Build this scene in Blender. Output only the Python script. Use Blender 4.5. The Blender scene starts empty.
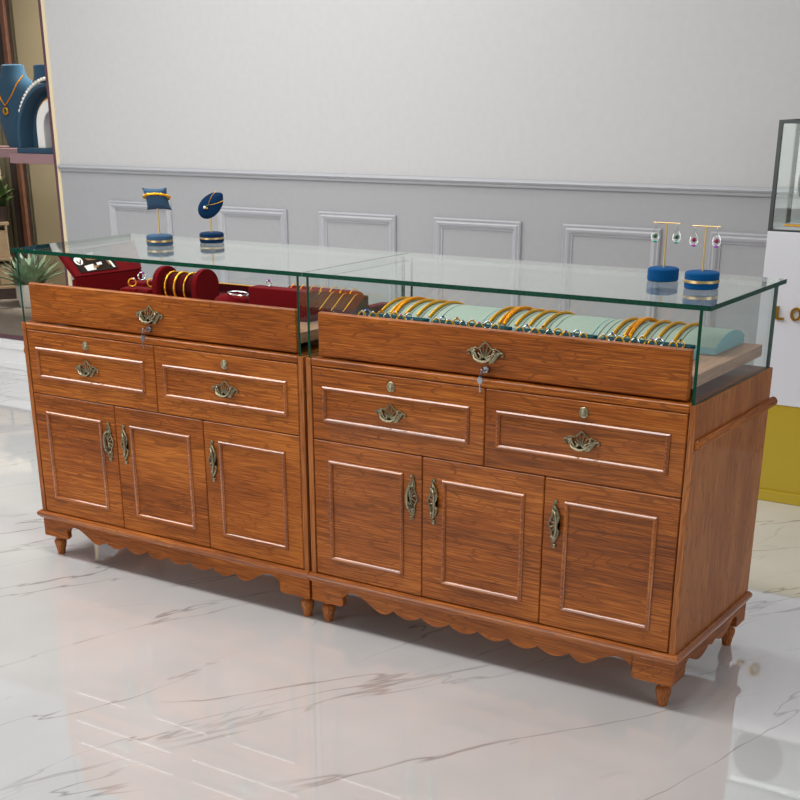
import bpy, math, random
from math import sin, cos, pi, radians as RAD, sqrt
random.seed(7)
SC = bpy.context.scene
COL = SC.collection

# ------------------------------------------------------------------ helpers
def srgb(r, g, b):
    def f(c):
        c /= 255.0
        return c/12.92 if c <= .04045 else ((c+.055)/1.055)**2.4
    return (f(r), f(g), f(b), 1.0)

def sub(a, b): return (a[0]-b[0], a[1]-b[1], a[2]-b[2])
def add(a, b): return (a[0]+b[0], a[1]+b[1], a[2]+b[2])
def mul(a, s): return (a[0]*s, a[1]*s, a[2]*s)
def cross(a, b): return (a[1]*b[2]-a[2]*b[1], a[2]*b[0]-a[0]*b[2], a[0]*b[1]-a[1]*b[0])
def norm(a):
    l = sqrt(a[0]**2+a[1]**2+a[2]**2) or 1
    return (a[0]/l, a[1]/l, a[2]/l)
def dot(a, b): return a[0]*b[0]+a[1]*b[1]+a[2]*b[2]

class MB:
    """collects shapes, then links them as ONE mesh object"""
    def __init__(s): s.v = []; s.f = []; s.m = []
    def put(s, vs, fs, mi=0):
        o = len(s.v); s.v += [tuple(p) for p in vs]
        for k, f in enumerate(fs):
            s.f.append([i+o for i in f]); s.m.append(mi[k] if isinstance(mi, list) else mi)
        return s
    def box(s, x0, x1, y0, y1, z0, z1, mi=0):
        vs = [(x0,y0,z0),(x1,y0,z0),(x1,y1,z0),(x0,y1,z0),(x0,y0,z1),(x1,y0,z1),(x1,y1,z1),(x0,y1,z1)]
        return s.put(vs, [(0,3,2,1),(4,5,6,7),(0,1,5,4),(1,2,6,5),(2,3,7,6),(3,0,4,7)], mi)
    def hexa(s, p, mi=0):
        return s.put(p, [(0,3,2,1),(4,5,6,7),(0,1,5,4),(1,2,6,5),(2,3,7,6),(3,0,4,7)], mi)
    def tube(s, pts, r, n=8, closed=False, mi=0, flat=None):
        N = len(pts); rr = r if isinstance(r, (list, tuple)) else [r]*N
        vs = []; fs = []; pn = None
        for i, p in enumerate(pts):
            if closed: t = sub(pts[(i+1) % N], pts[i-1])
            else: t = sub(pts[min(i+1, N-1)], pts[max(i-1, 0)])
            t = norm(t)
            if pn is None:
                a = (0,0,1) if abs(t[2]) < .9 else (1,0,0)
                u = norm(cross(a, t))
            else:
                u = norm(sub(pn, mul(t, dot(pn, t))))
            pn = u; w = cross(t, u)
            for k in range(n):
                c, d = cos(2*pi*k/n)*rr[i], sin(2*pi*k/n)*rr[i]
                vs.append(add(p, add(mul(u, c), mul(w, d))))
        for i in range(N if closed else N-1):
            j = (i+1) % N
            for k in range(n):
                l = (k+1) % n
                fs.append((i*n+k, i*n+l, j*n+l, j*n+k))
        if not closed:
            fs.append(tuple(range(n-1, -1, -1))); fs.append(tuple((N-1)*n+k for k in range(n)))
        return s.put(vs, fs, mi)
    def lathe(s, prof, c=(0,0,0), n=28, mi=0, sx=1, sy=1, ax='z'):
        vs = []; fs = []
        for r, z in prof:
            for k in range(n):
                a = 2*pi*k/n; p = (r*cos(a)*sx, r*sin(a)*sy, z)
                if ax == 'y': p = (p[0], -p[2], p[1])
                if ax == 'x': p = (p[2], p[0], p[1])
                vs.append(add(p, c))
        for i in range(len(prof)-1):
            for k in range(n):
                l = (k+1) % n
                fs.append((i*n+k, i*n+l, (i+1)*n+l, (i+1)*n+k))
        fs.append(tuple(range(n-1, -1, -1))); fs.append(tuple((len(prof)-1)*n+k for k in range(n)))
        return s.put(vs, fs, mi)
    def ball(s, c, r, n=10, sx=1, sy=1, sz=1, mi=0):
        prof = [(r*sin(pi*i/n) if 0 < i < n else r*.02, -r*cos(pi*i/n)*sz) for i in range(n+1)]
        return s.lathe(prof, c, n+4, mi, sx, sy)
    def prism(s, poly, f, w0, w1, mi=0):
        """poly: 2-D points; f maps (u, v, w) to a point"""
        n = len(poly)
        vs = [f(u, v, w0) for u, v in poly] + [f(u, v, w1) for u, v in poly]
        fs = [tuple(range(n-1, -1, -1)), tuple(range(n, 2*n))]
        fs += [(i, (i+1) % n, n+(i+1) % n, n+i) for i in range(n)]
        return s.put(vs, fs, mi)
    def strip(s, top, bot, f, w0, w1, mi=0):
        """solid between two curves with the same u values"""
        n = len(top); vs = []
        for w in (w0, w1):
            vs += [f(u, v, w) for u, v in top] + [f(u, v, w) for u, v in bot]
        fs = []
        for i in range(n-1):
            fs += [(i, i+1, n+i+1, n+i), (2*n+i, 3*n+i, 3*n+i+1, 2*n+i+1),
                   (i, 2*n+i, 2*n+i+1, i+1), (n+i, n+i+1, 3*n+i+1, 3*n+i)]
        fs += [(0, n, 3*n, 2*n), (n-1, 3*n-1, 4*n-1, 2*n-1)]
        return s.put(vs, fs, mi)
    def frame(s, u0, u1, v0, v1, prof, f, mi=0):
        """mitred rectangular moulding: prof = (inset, height) points"""
        vs = []; k = len(prof)
        for cu, cv, su, sv in ((u0,v0,1,1),(u1,v0,-1,1),(u1,v1,-1,-1),(u0,v1,1,-1)):
            for i, h in prof: vs.append(f(cu+su*i, cv+sv*i, h))
        fs = []
        for c in range(4):
            d = (c+1) % 4
            for i in range(k-1): fs.append((c*k+i, d*k+i, d*k+i+1, c*k+i+1))
        return s.put(vs, fs, mi)
    def build(s, name, mat, parent=None, smooth=False, bevel=0, seg=2, loc=None, subd=0):
        me = bpy.data.meshes.new(name)
        me.from_pydata(s.v, [], s.f); me.validate()
        mats = mat if isinstance(mat, (list, tuple)) else [mat]
        for m in mats: me.materials.append(m)
        if len(mats) > 1 and len(me.polygons) == len(s.m):
            me.polygons.foreach_set('material_index', s.m)
        import bmesh
        b = bmesh.new(); b.from_mesh(me); bmesh.ops.recalc_face_normals(b, faces=b.faces)
        if smooth:
            for fc in b.faces: fc.smooth = True
            for e in b.edges:
                if len(e.link_faces) == 2 and e.calc_face_angle(0) > RAD(40): e.smooth = False
        b.to_mesh(me); b.free()
        o = bpy.data.objects.new(name, me); COL.objects.link(o)
        if parent: o.parent = parent
        if loc: o.location = loc
        if bevel:
            md = o.modifiers.new('bevel', 'BEVEL'); md.width = bevel; md.segments = seg; md.limit_method = 'ANGLE'
            md.angle_limit = RAD(40); md.harden_normals = False
        if subd:
            md = o.modifiers.new('sub', 'SUBSURF'); md.levels = subd; md.render_levels = subd
        return o

def tag(o, label, cat, group=None):
    o['label'] = label; o['category'] = cat
    if group: o['group'] = group
    return o
def thing(name, label, cat, loc=(0,0,0), rz=0, group=None):
    o = bpy.data.objects.new(name, None); COL.objects.link(o)
    o.empty_display_size = .05
    o.location = loc; o.rotation_euler = (0,0,rz)
    return tag(o, label, cat, group)
def struct(o): o['kind'] = 'structure'; return o
def circ(c, r, n, a0=0, a1=2*pi, plane='xz', closed=True):
    out = []
    m = n if closed else n-1
    for i in range(n):
        a = a0+(a1-a0)*i/m
        u, v = r*cos(a), r*sin(a)
        out.append(add(c, (u,0,v) if plane == 'xz' else (0,u,v) if plane == 'yz' else (u,v,0)))
    return out

# ------------------------------------------------------------------ materials
def new_mat(name):
    m = bpy.data.materials.new(name); m.use_nodes = True
    nt = m.node_tree; nt.nodes.clear()
    out = nt.nodes.new('ShaderNodeOutputMaterial'); return m, nt, out
def N(nt, t, **kw):
    n = nt.nodes.new(t)
    for k, v in kw.items(): setattr(n, k, v)
    return n
def simple(name, col, rough=.5, metal=0, noise=0, nscale=60, spec=.5, sheen=0, bump=0, coat=0):
    m, nt, out = new_mat(name)
    p = N(nt, 'ShaderNodeBsdfPrincipled'); nt.links.new(p.outputs[0], out.inputs[0])
    p.inputs['Base Color'].default_value = col; p.inputs['Roughness'].default_value = rough
    p.inputs['Metallic'].default_value = metal; p.inputs['Specular IOR Level'].default_value = spec
    p.inputs['Sheen Weight'].default_value = sheen; p.inputs['Coat Weight'].default_value = coat
    p.inputs['Coat Roughness'].default_value = .08
    if noise or bump:
        tc = N(nt, 'ShaderNodeTexCoord'); nz = N(nt, 'ShaderNodeTexNoise')
        nz.inputs['Scale'].default_value = nscale; nz.inputs['Detail'].default_value = 5
        nt.links.new(tc.outputs['Object'], nz.inputs['Vector'])
        if noise:
            mx = N(nt, 'ShaderNodeMix', data_type='RGBA'); mx.blend_type = 'MULTIPLY'
            mx.inputs[0].default_value = 1
            rp = N(nt, 'ShaderNodeMapRange'); rp.inputs[1].default_value = .3; rp.inputs[2].default_value = .7
            rp.inputs[3].default_value = 1-noise; rp.inputs[4].default_value = 1+noise
            nt.links.new(nz.outputs[0], rp.inputs[0])
            mx.inputs[6].default_value = col; nt.links.new(rp.outputs[0], mx.inputs[7])
            nt.links.new(mx.outputs[2], p.inputs['Base Color'])
        if bump:
            bp = N(nt, 'ShaderNodeBump'); bp.inputs['Strength'].default_value = bump; bp.inputs['Distance'].default_value = .002
            nt.links.new(nz.outputs[0], bp.inputs['Height']); nt.links.new(bp.outputs[0], p.inputs['Normal'])
    return m

def wood(name, grain, dark, mid, light, rough=.5, streak=1.0, coat=.22, cior=1.5):
    """cherry veneer; grain = axis the fibres run along"""
    m, nt, out = new_mat(name)
    p = N(nt, 'ShaderNodeBsdfPrincipled'); nt.links.new(p.outputs[0], out.inputs[0])
    L = nt.links.new
    tc = N(nt, 'ShaderNodeTexCoord'); oi = N(nt, 'ShaderNodeObjectInfo')
    rm = N(nt, 'ShaderNodeMath', operation='MULTIPLY'); rm.inputs[1].default_value = 9
    L(oi.outputs['Random'], rm.inputs[0])
    cb = N(nt, 'ShaderNodeCombineXYZ')
    for i in range(3): L(rm.outputs[0], cb.inputs[i])
    va = N(nt, 'ShaderNodeVectorMath', operation='ADD'); L(tc.outputs['Object'], va.inputs[0]); L(cb.outputs[0], va.inputs[1])
    def stretched(along, across):
        mp = N(nt, 'ShaderNodeMapping')
        mp.inputs['Scale'].default_value = tuple(along if a == grain else across for a in 'xyz')
        L(va.outputs[0], mp.inputs['Vector']); return mp.outputs[0]
    n1 = N(nt, 'ShaderNodeTexNoise'); n1.inputs['Scale'].default_value = 1; n1.inputs['Detail'].default_value = 3
    n1.inputs['Roughness'].default_value = .55; n1.inputs['Distortion'].default_value = .35
    L(stretched(1.5, 11), n1.inputs['Vector'])
    # growth-ring lines from the contours of n1
    a = N(nt, 'ShaderNodeMath', operation='MULTIPLY'); a.inputs[1].default_value = 95; L(n1.outputs[0], a.inputs[0])
    s_ = N(nt, 'ShaderNodeMath', operation='SINE'); L(a.outputs[0], s_.inputs[0])
    ln = N(nt, 'ShaderNodeMapRange'); ln.inputs[1].default_value = .78; ln.inputs[2].default_value = 1; ln.inputs[3].default_value = 0; ln.inputs[4].default_value = 1
    L(s_.outputs[0], ln.inputs[0])
    n2 = N(nt, 'ShaderNodeTexNoise'); n2.inputs['Scale'].default_value = 1; n2.inputs['Detail'].default_value = 4
    L(stretched(8, 330), n2.inputs['Vector'])
    n3 = N(nt, 'ShaderNodeTexNoise'); n3.inputs['Scale'].default_value = 1; n3.inputs['Detail'].default_value = 3
    L(stretched(1.3, 6), n3.inputs['Vector'])
    r = N(nt, 'ShaderNodeValToRGB'); e = r.color_ramp.elements
    e[0].position = .34; e[0].color = dark; e[1].position = .64; e[1].color = light
    k = r.color_ramp.elements.new(.5); k.color = mid
    mixn = N(nt, 'ShaderNodeMix'); mixn.inputs[0].default_value = .38
    L(n2.outputs[0], mixn.inputs[2]); L(n3.outputs[0], mixn.inputs[3]); L(mixn.outputs[0], r.inputs[0])
    mx = N(nt, 'ShaderNodeMix', data_type='RGBA'); mx.inputs[7].default_value = tuple(q*.45 for q in dark[:3])+(1,)
    L(r.outputs[0], mx.inputs[6])
    w = N(nt, 'ShaderNodeMath', operation='MULTIPLY'); L(ln.outputs[0], w.inputs[0])
    gate = N(nt, 'ShaderNodeMapRange'); gate.inputs[1].default_value = .42; gate.inputs[2].default_value = .62
    gate.inputs[3].default_value = .10*streak; gate.inputs[4].default_value = .6*streak
    L(n2.outputs[0], gate.inputs[0]); L(gate.outputs[0], w.inputs[1]); L(w.outputs[0], mx.inputs[0])
    L(mx.outputs[2], p.inputs['Base Color'])
    p.inputs['Specular IOR Level'].default_value = .12; p.inputs['Coat IOR'].default_value = cior
    p.inputs['Roughness'].default_value = rough; p.inputs['Coat Weight'].default_value = coat; p.inputs['Coat Roughness'].default_value = .07
    bp = N(nt, 'ShaderNodeBump'); bp.inputs['Strength'].default_value = .06; bp.inputs['Distance'].default_value = .001
    L(n2.outputs[0], bp.inputs['Height']); L(bp.outputs[0], p.inputs['Normal'])
    return m

def glass_mat(name, tint, power=5.6, f0=.032):
    """clear pane: see-through plus a Schlick mirror reflection"""
    m, nt, out = new_mat(name); L = nt.links.new
    tr = N(nt, 'ShaderNodeBsdfTransparent'); tr.inputs[0].default_value = tint
    gl = N(nt, 'ShaderNodeBsdfGlossy'); gl.inputs['Roughness'].default_value = .0; gl.inputs[0].default_value = (.97,1,.99,1)
    ge = N(nt, 'ShaderNodeNewGeometry')
    d = N(nt, 'ShaderNodeVectorMath', operation='DOT_PRODUCT'); L(ge.outputs['Incoming'], d.inputs[0]); L(ge.outputs['True Normal'], d.inputs[1])
    ab = N(nt, 'ShaderNodeMath', operation='ABSOLUTE'); L(d.outputs['Value'], ab.inputs[0])
    iv = N(nt, 'ShaderNodeMath', operation='SUBTRACT'); iv.inputs[0].default_value = 1; L(ab.outputs[0], iv.inputs[1])
    pw = N(nt, 'ShaderNodeMath', operation='POWER'); pw.inputs[1].default_value = power; L(iv.outputs[0], pw.inputs[0])
    fm = N(nt, 'ShaderNodeMath', operation='MULTIPLY_ADD'); fm.inputs[1].default_value = 1-f0; fm.inputs[2].default_value = f0
    L(pw.outputs[0], fm.inputs[0])
    ms = N(nt, 'ShaderNodeMixShader'); L(fm.outputs[0], ms.inputs[0]); L(tr.outputs[0], ms.inputs[1]); L(gl.outputs[0], ms.inputs[2])
    L(ms.outputs[0], out.inputs[0])
    return m

def marble_mat():
    m, nt, out = new_mat('polished_marble'); L = nt.links.new
    p = N(nt, 'ShaderNodeBsdfPrincipled'); L(p.outputs[0], out.inputs[0])
    tc = N(nt, 'ShaderNodeTexCoord')
    def veins(rot, sc, dist, width, seed, scale=1.0):
        mp = N(nt, 'ShaderNodeMapping'); mp.vector_type = 'TEXTURE'
        mp.inputs['Rotation'].default_value = (0,0,RAD(rot)); mp.inputs['Location'].default_value = (seed, seed*.7, 0)
        mp.inputs['Scale'].default_value = sc
        L(tc.outputs['Object'], mp.inputs['Vector'])
        nz = N(nt, 'ShaderNodeTexNoise'); nz.inputs['Scale'].default_value = scale; nz.inputs['Detail'].default_value = 5
        nz.inputs['Roughness'].default_value = .5; nz.inputs['Distortion'].default_value = dist
        L(mp.outputs[0], nz.inputs['Vector'])
        sb = N(nt, 'ShaderNodeMath', operation='SUBTRACT'); sb.inputs[1].default_value = .5; L(nz.outputs[0], sb.inputs[0])
        ab = N(nt, 'ShaderNodeMath', operation='ABSOLUTE'); L(sb.outputs[0], ab.inputs[0])
        mr = N(nt, 'ShaderNodeMapRange'); mr.inputs[1].default_value = 0; mr.inputs[2].default_value = width
        mr.inputs[3].default_value = 1; mr.inputs[4].default_value = 0; L(ab.outputs[0], mr.inputs[0])
        return mr.outputs[0]
    v1 = veins(58, (2.6, .46, 1), .15, .0060, 3.1)
    v2 = veins(70, (1.9, .36, 1), .25, .0045, 8.4)
    gn = N(nt, 'ShaderNodeTexNoise'); gn.inputs['Scale'].default_value = 1.6; gn.inputs['Detail'].default_value = 2
    L(tc.outputs['Object'], gn.inputs['Vector'])
    gr = N(nt, 'ShaderNodeMapRange'); gr.inputs[1].default_value = .40; gr.inputs[2].default_value = .60; L(gn.outputs[0], gr.inputs[0])
    gi = N(nt, 'ShaderNodeMath', operation='SUBTRACT'); gi.inputs[0].default_value = 1; L(gr.outputs[0], gi.inputs[1])
    a1 = N(nt, 'ShaderNodeMath', operation='MULTIPLY'); L(v1, a1.inputs[0]); L(gr.outputs[0], a1.inputs[1])
    a2 = N(nt, 'ShaderNodeMath', operation='MULTIPLY'); L(v2, a2.inputs[0]); L(gi.outputs[0], a2.inputs[1])
    ad = N(nt, 'ShaderNodeMath', operation='MAXIMUM'); L(a1.outputs[0], ad.inputs[0]); L(a2.outputs[0], ad.inputs[1])
    am = N(nt, 'ShaderNodeMath', operation='MULTIPLY'); am.inputs[1].default_value = .62; L(ad.outputs[0], am.inputs[0])
    cl = N(nt, 'ShaderNodeTexNoise'); cl.inputs['Scale'].default_value = 2.2; cl.inputs['Detail'].default_value = 4
    L(tc.outputs['Object'], cl.inputs['Vector'])
    base = N(nt, 'ShaderNodeValToRGB'); base.color_ramp.elements[0].position = .3; base.color_ramp.elements[1].position = .7
    base.color_ramp.elements[0].color = srgb(*FLOOR_A); base.color_ramp.elements[1].color = srgb(*FLOOR_B)
    L(cl.outputs[0], base.inputs[0])
    mx = N(nt, 'ShaderNodeMix', data_type='RGBA'); L(am.outputs[0], mx.inputs[0]); L(base.outputs[0], mx.inputs[6])
    mx.inputs[7].default_value = srgb(122,112,108)
    L(mx.outputs[2], p.inputs['Base Color'])
    p.inputs['Roughness'].default_value = .032; p.inputs['IOR'].default_value = 3.6
    return m
FLOOR_A, FLOOR_B = (206,206,206), (219,219,219)

WD, WM, WL = srgb(94,46,11), srgb(151,79,21), srgb(190,112,40)
M = {}
M['wood_h'] = wood('cherry_wood_horizontal', 'x', WD, WM, WL)
M['wood_v'] = wood('cherry_wood_vertical', 'z', srgb(112,60,26), srgb(158,92,44), srgb(188,120,64))
M['wood_y'] = wood('cherry_wood_lengthwise', 'y', WD, WM, WL)
M['mould_h'] = wood('varnished_moulding', 'x', WD, WM, WL, .5, .6, 1.0, 1.56)
M['tray'] = wood('pale_tray_wood', 'y', srgb(140,100,76), srgb(172,132,106), srgb(190,152,126), .5, .6, .05)
M['glass'] = glass_mat('clear_glass', (.975,.992,.985,1))
M['edge'] = simple('green_glass_edge', srgb(4,62,44), .3, 0, .5, 240, .12)
M['brass'] = simple('antique_brass', srgb(150,142,116), .36, .9, .45, 260, bump=.3)
M['steel'] = simple('steel', srgb(140,143,148), .35, 1)
M['gold'] = simple('gold', srgb(250,184,44), .36, .85)
M['gold_deep'] = simple('deep_gold', srgb(246,160,20), .4, .85, .25, 900)
M['gold_pale'] = simple('pale_gold', srgb(226,196,142), .38, 1)
M['silver'] = simple('silver', srgb(225,226,230), .18, 1)
M['red'] = simple('red_velvet', srgb(104,3,12), .95, 0, .3, 300, .08, .05, .2)
M['red_dark'] = simple('dark_red_velvet', srgb(66,2,9), .95, 0, .3, 300, .08, .05, .2)
M['teal'] = simple('sea_green_satin', srgb(150,167,154), .62, 0, .06, 200, .2, 0)
M['teal_blue'] = simple('pale_blue_satin', srgb(140,190,198), .7, 0, .06, 200, .3)
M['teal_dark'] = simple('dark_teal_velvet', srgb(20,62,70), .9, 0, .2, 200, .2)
M['blue_slate'] = simple('slate_blue_velvet', srgb(60,88,116), .9, 0, .15, 500, .1, .05)
M['blue_navy'] = simple('navy_blue_velvet', srgb(8,44,78), .9, 0, .2, 500, .1, .05)
M['blue_royal'] = simple('royal_blue_velvet', srgb(2,72,124), .9, 0, .2, 500, .1, .05)
M['blue_bust'] = simple('steel_blue_velvet', srgb(44,76,98), .9, 0, .1, 300, .2, .15)
M['wall'] = simple('grey_wall_paint', srgb(194,194,194), .6, 0, .02, 30, .3)
M['wall_low'] = simple('grey_wainscot_paint', srgb(164,165,168), .55, 0, .02, 30, .3)
M['mould'] = simple('grey_moulding_paint', srgb(174,175,180), .4, 0, 0, 30, .4)
M['floor'] = marble_mat()
M['white'] = simple('white_lacquer', srgb(216,217,223), .3, 0, 0, 30, .5)
M['white_trim'] = simple('white_trim_paint', srgb(238,238,238), .35)
M['yellow'] = simple('mustard_yellow_lacquer', srgb(180,154,34), .35)
M['yellow_gold'] = simple('brushed_gold_letter', srgb(186,150,50), .3, .85)
M['mauve'] = simple('mauve_metal', srgb(150,118,120), .4)
M['mauve_dark'] = simple('dark_mauve_metal', srgb(98,66,76), .4)
M['cream'] = simple('cream_trim', srgb(232,214,176), .5)
M['khaki'] = simple('khaki_panel', srgb(150,137,108), .7, 0, .04, 4)
M['carpet'] = simple('grey_carpet', srgb(132,122,112), .95, 0, .3, 90, .1, bump=1)
M['darkwood'] = simple('dark_brown_wood', srgb(42,30,26), .5, 0, .3, 20)
M['brownwood'] = simple('reddish_brown_wood', srgb(92,58,42), .5, 0, .2, 20)
M['shelfwood'] = simple('pale_shelf_wood', srgb(124,104,78), .6, 0, .1, 20)
M['leaf'] = simple('grey_green_leaf', srgb(130,152,124), .6, 0, .2, 40)
M['leaf_dark'] = simple('dark_green_leaf', srgb(66,86,46), .5, 0, .3, 40)
M['pot'] = simple('white_ceramic', srgb(232,230,226), .3)
M['pearl'] = simple('pearl', srgb(238,232,224), .2, 0, 0, 30, .6)
M['iron'] = simple('dark_grey_metal', srgb(66,72,72), .35, .4)
M['taupe'] = simple('taupe_velvet', srgb(82,72,69), .9, 0, .1, 200)
M['gem_green'] = simple('green_gem', srgb(6,84,28), .08, 0, 0, 30, .8)
M['gem_mint'] = simple('mint_gem', srgb(60,190,150), .08, 0, 0, 30, .8)
M['gem_red'] = simple('ruby_gem', srgb(140,6,60), .08, 0, 0, 30, .8)
M['gem_violet'] = simple('violet_gem', srgb(176,60,190), .08, 0, 0, 30, .8)
M['gem_blue'] = simple('blue_gem', srgb(54,66,176), .08, 0, 0, 30, .8)
M['gem_clear'] = simple('clear_gem', srgb(232,236,240), .05, 0, 0, 30, .9)
M['ink'] = simple('dark_print', srgb(36,26,20), .7, 0, .6, 30, .1)
M['ink_white'] = simple('white_print', srgb(240,236,228), .3)
M['ink_gold'] = simple('bronze_print', srgb(150,100,44), .3)

# ------------------------------------------------------------------ room
WY = 2.40                                        # face of the back wall
struct(MB().box(-8, 6, -5, 5, -.05, 0).build('floor', M['floor']))
w = MB(); w.box(-3.512, 4.2, WY, WY+.08, 1.168, 3.1)
struct(w.build('wall_back', M['wall']))
w = MB(); w.box(-3.512, 4.2, WY, WY+.08, 0, 1.168)
struct(w.build('wall_back_wainscot', M['wall_low'])).name = 'trim_1'
# chair rail
rp = [(0,1.151),(.010,1.151),(.013,1.156),(.013,1.162),(.022,1.167),(.026,1.173),(.022,1.180),(.012,1.184),(.012,1.187),(0,1.187)]
w = MB(); n = len(rp); vs = [(x, WY-o, z) for x in (-3.512, 4.2) for o, z in rp]
w.put(vs, [(i, (i+1) % n, n+(i+1) % n, n+i) for i in range(n)] + [tuple(range(n)), tuple(range(2*n-1, n-1, -1))])
struct(w.build('trim_2', M['mould'], smooth=True))
WP = [(0,0),(0,.010),(.006,.016),(.014,.012),(.022,.018),(.032,.014),(.040,.005),(.046,.004),(.046,0)]
k = 3
for x0, x1 in [(-3.148,-2.69),(-2.363,-1.905),(-1.704,-1.246),(-1.032,-.568),(-.358,.103),(.322,.785),(1.02,1.48),(1.70,2.16)]:
    o = MB().frame(x0, x1, .20, 1.006, WP, lambda u, v, h: (u, WY-h, v)).build('trim_%d' % k, M['mould']); struct(o); k += 1
struct(MB().box(-3.512, 4.2, WY-.016, WY, 0, .11).build('baseboard_back', M['white_trim'], bevel=.004))

# display alcove beyond the wall's left end
struct(MB().box(-3.535, -3.512, WY-.004, WY+.08, .23, 3.1).build('trim_%d' % k, M['cream'])); k += 1
struct(MB().box(-3.556, -3.535, WY-.004, WY+.12, .23, 3.1).build('trim_%d' % k, M['mauve_dark'])); k += 1
AB = 3.55
w = MB()
xs = [-8, -5.3, -5.05, -4.80, -4.66, -4.42, -4.30, -3.9, -3.0]
for i in range(len(xs)-1):
    d = .012 if i % 2 else 0
    w.box(xs[i], xs[i+1], AB+d, AB+.05+d, 0, 3.1)
struct(w.build('wall_alcove', M['khaki']))
struct(MB().box(-3.05, -3.0, WY+.08, AB, 0, 3.1).build('wall_alcove_right', M['khaki']))
struct(MB().box(-8, -3.05, 2.215, AB, 0, .222).build('floor_platform', M['carpet']))
w = MB()
for (y0, z0, z1) in ((2.20,0,.034),(2.192,.034,.075),(2.204,.075,.15),(2.196,.15,.19),(2.20,.19,.208)):
    w.box(-8, -3.0, y0, 2.216, z0, z1)
struct(w.build('baseboard_platform', M['white_trim'], bevel=.003))
struct(MB().box(-8, -3.0, 2.197, 2.23, .209, .229).build('trim_%d' % k, M['mauve_dark'], bevel=.003)); k += 1

# ------------------------------------------------------------------ counters
W, D, H, ZG = 1.2, .573, .837, 1.078
def bead(facets):
    # raised bead moulding: softly rounded shoulders, small flat crown
    out = [(0,0),(0,.0022)]; i, h = .0006, .0034
    out.append((i, h))
    for th in facets:
        i += .0016*sin(RAD(th)); h += .0016*cos(RAD(th)); out.append((i, h))
    out.append((.0066, h+.0010))
    return out+[(.0134-a, b) for a, b in reversed(out[:-1])]
HALF = bead((43, 45, 47)); HALF_DOOR = bead((38.5, 41, 44))

def fitting(mb, f, s=1.0, sv=1.0):
    """openwork shell pull; f maps (u across, v up, w out) to a point"""
    def T(pts, r, n=6, closed=False):
        mb.tube([f(u*s, v*s*sv, w_*s) for u, v, w_ in pts], [q*s for q in r] if isinstance(r, list) else r*s, n, closed)
    for sg in (-1, 1):
        # outline from scroll to shell tip
        T([(sg*.047,.004,.004),(sg*.042,.009,.004),(sg*.036,.011,.004),(sg*.030,.014,.005),(sg*.024,.011,.005),(sg*.016,.015,.004),(sg*.008,.023,.004),(0,.030,.004)], .0022)
        # scroll end
        T([(sg*.047,.004,.004),(sg*.052,.005,.004),(sg*.0545,.001,.004),(sg*.053,-.005,.004),(sg*.049,-.005,.004),(sg*.049,-.001,.004)], [.0026,.0028,.003,.0034,.003,.002])
        # side leaf
        leaf = [(sg*.047,.003),(sg*.038,.006),(sg*.031,.004),(sg*.027,-.006),(sg*.020,-.016),(sg*.012,-.021),(sg*.014,-.026),(sg*.025,-.024),(sg*.035,-.014),(sg*.041,-.004)]
        mb.prism([(u*s, v*s*sv) for u, v in leaf], f, .001*s, .006*s)
        T([(sg*.044,.002,.006),(sg*.036,-.008,.008),(sg*.027,-.018,.008),(sg*.017,-.024,.007)], [.001,.0026,.0026,.0014])
        # bail post
        c = f(sg*.030*s, .006*s*sv, .011*s); mb.ball(c, .0042*s, 8)
        T([(sg*.030,.006,.001),(sg*.030,.006,.011)], .003)
        # shell rays
        for a in (12, 36, 60):
            t = RAD(a); ln = (.040, .033, .027)[(a-12)//24]
            T([(sg*sin(t)*.006, -.014+cos(t)*.006, .005),(sg*sin(t)*ln*.6, -.014+cos(t)*ln*.6, .0065),(sg*sin(t)*ln, -.014+cos(t)*ln, .004)], [.0022,.0018,.0014])
    T([(-.030,.006,.013),(-.029,-.004,.019),(-.024,-.013,.023),(-.013,-.018,.024),(0,-.019,.025),(.013,-.018,.024),(.024,-.013,.023),(.029,-.004,.019),(.030,.006,.013)],
      [.002,.0024,.0028,.003,.0036,.003,.0028,.0024,.002], 8)
    fan = [(.019*cos(a), -.016+.012*sin(a)) for a in [pi*i/10 for i in range(11)]] + [(.012,-.024),(0,-.027),(-.012,-.024)]
    mb.prism([(u*s, v*s*sv) for u, v in fan], f, .001*s, .005*s)

def drawer_pull(parent, cx, cz, y0, s=1.0):
    mb = MB(); fitting(mb, lambda u, v, w_: (cx+u, y0-w_, cz+v), s)
    return mb.build('handle', M['brass'], parent, smooth=True)
def door_pull(parent, cx, cz, y0, sg):
    mb = MB(); fitting(mb, lambda u, v, w_: (cx+sg*v, y0-w_*.55, cz+u*1.0), 1.2, .5)
    return mb.build('handle', M['brass'], parent, smooth=True)

def apron_curve():
    pts = [(0,.076),(.112,.076)]
    half = [(.1121,.078),(.118,.082),(.119,.090),(.117,.098),(.119,.106),(.125,.114),(.134,.121),(.146,.126),(.160,.128),(.175,.126),(.190,.121),(.205,.113),(.222,.103),(.240,.092),(.254,.086),(.266,.084),(.280,.086),(.293,.092),(.303,.101),(.306,.103)]
    pts += half
    cs = [.306, .404, .502, .600]
    for a, b in zip(cs[:-1], cs[1:]):
        for i in range(1, 11):
            t = i/10; pts.append((a+(b-a)*t, .103-.018*(sin(pi*t)**.8)))
    full = pts + [(1.2-x, z) for x, z in reversed(pts[:-1])]
    return full
def side_curve():
    pts = [(0,.076),(.072,.076),(.0721,.078),(.077,.088),(.075,.098),(.080,.110),(.092,.118),(.106,.119),(.122,.113),(.140,.103),(.158,.094),(.178,.088),(.200,.087),(.222,.090),(.242,.097),(.258,.105),(.262,.106),(.266,.102),(.275,.098),(.2865,.097)]
    return pts + [(.573-y, z) for y, z in reversed(pts[:-1])]

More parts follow.
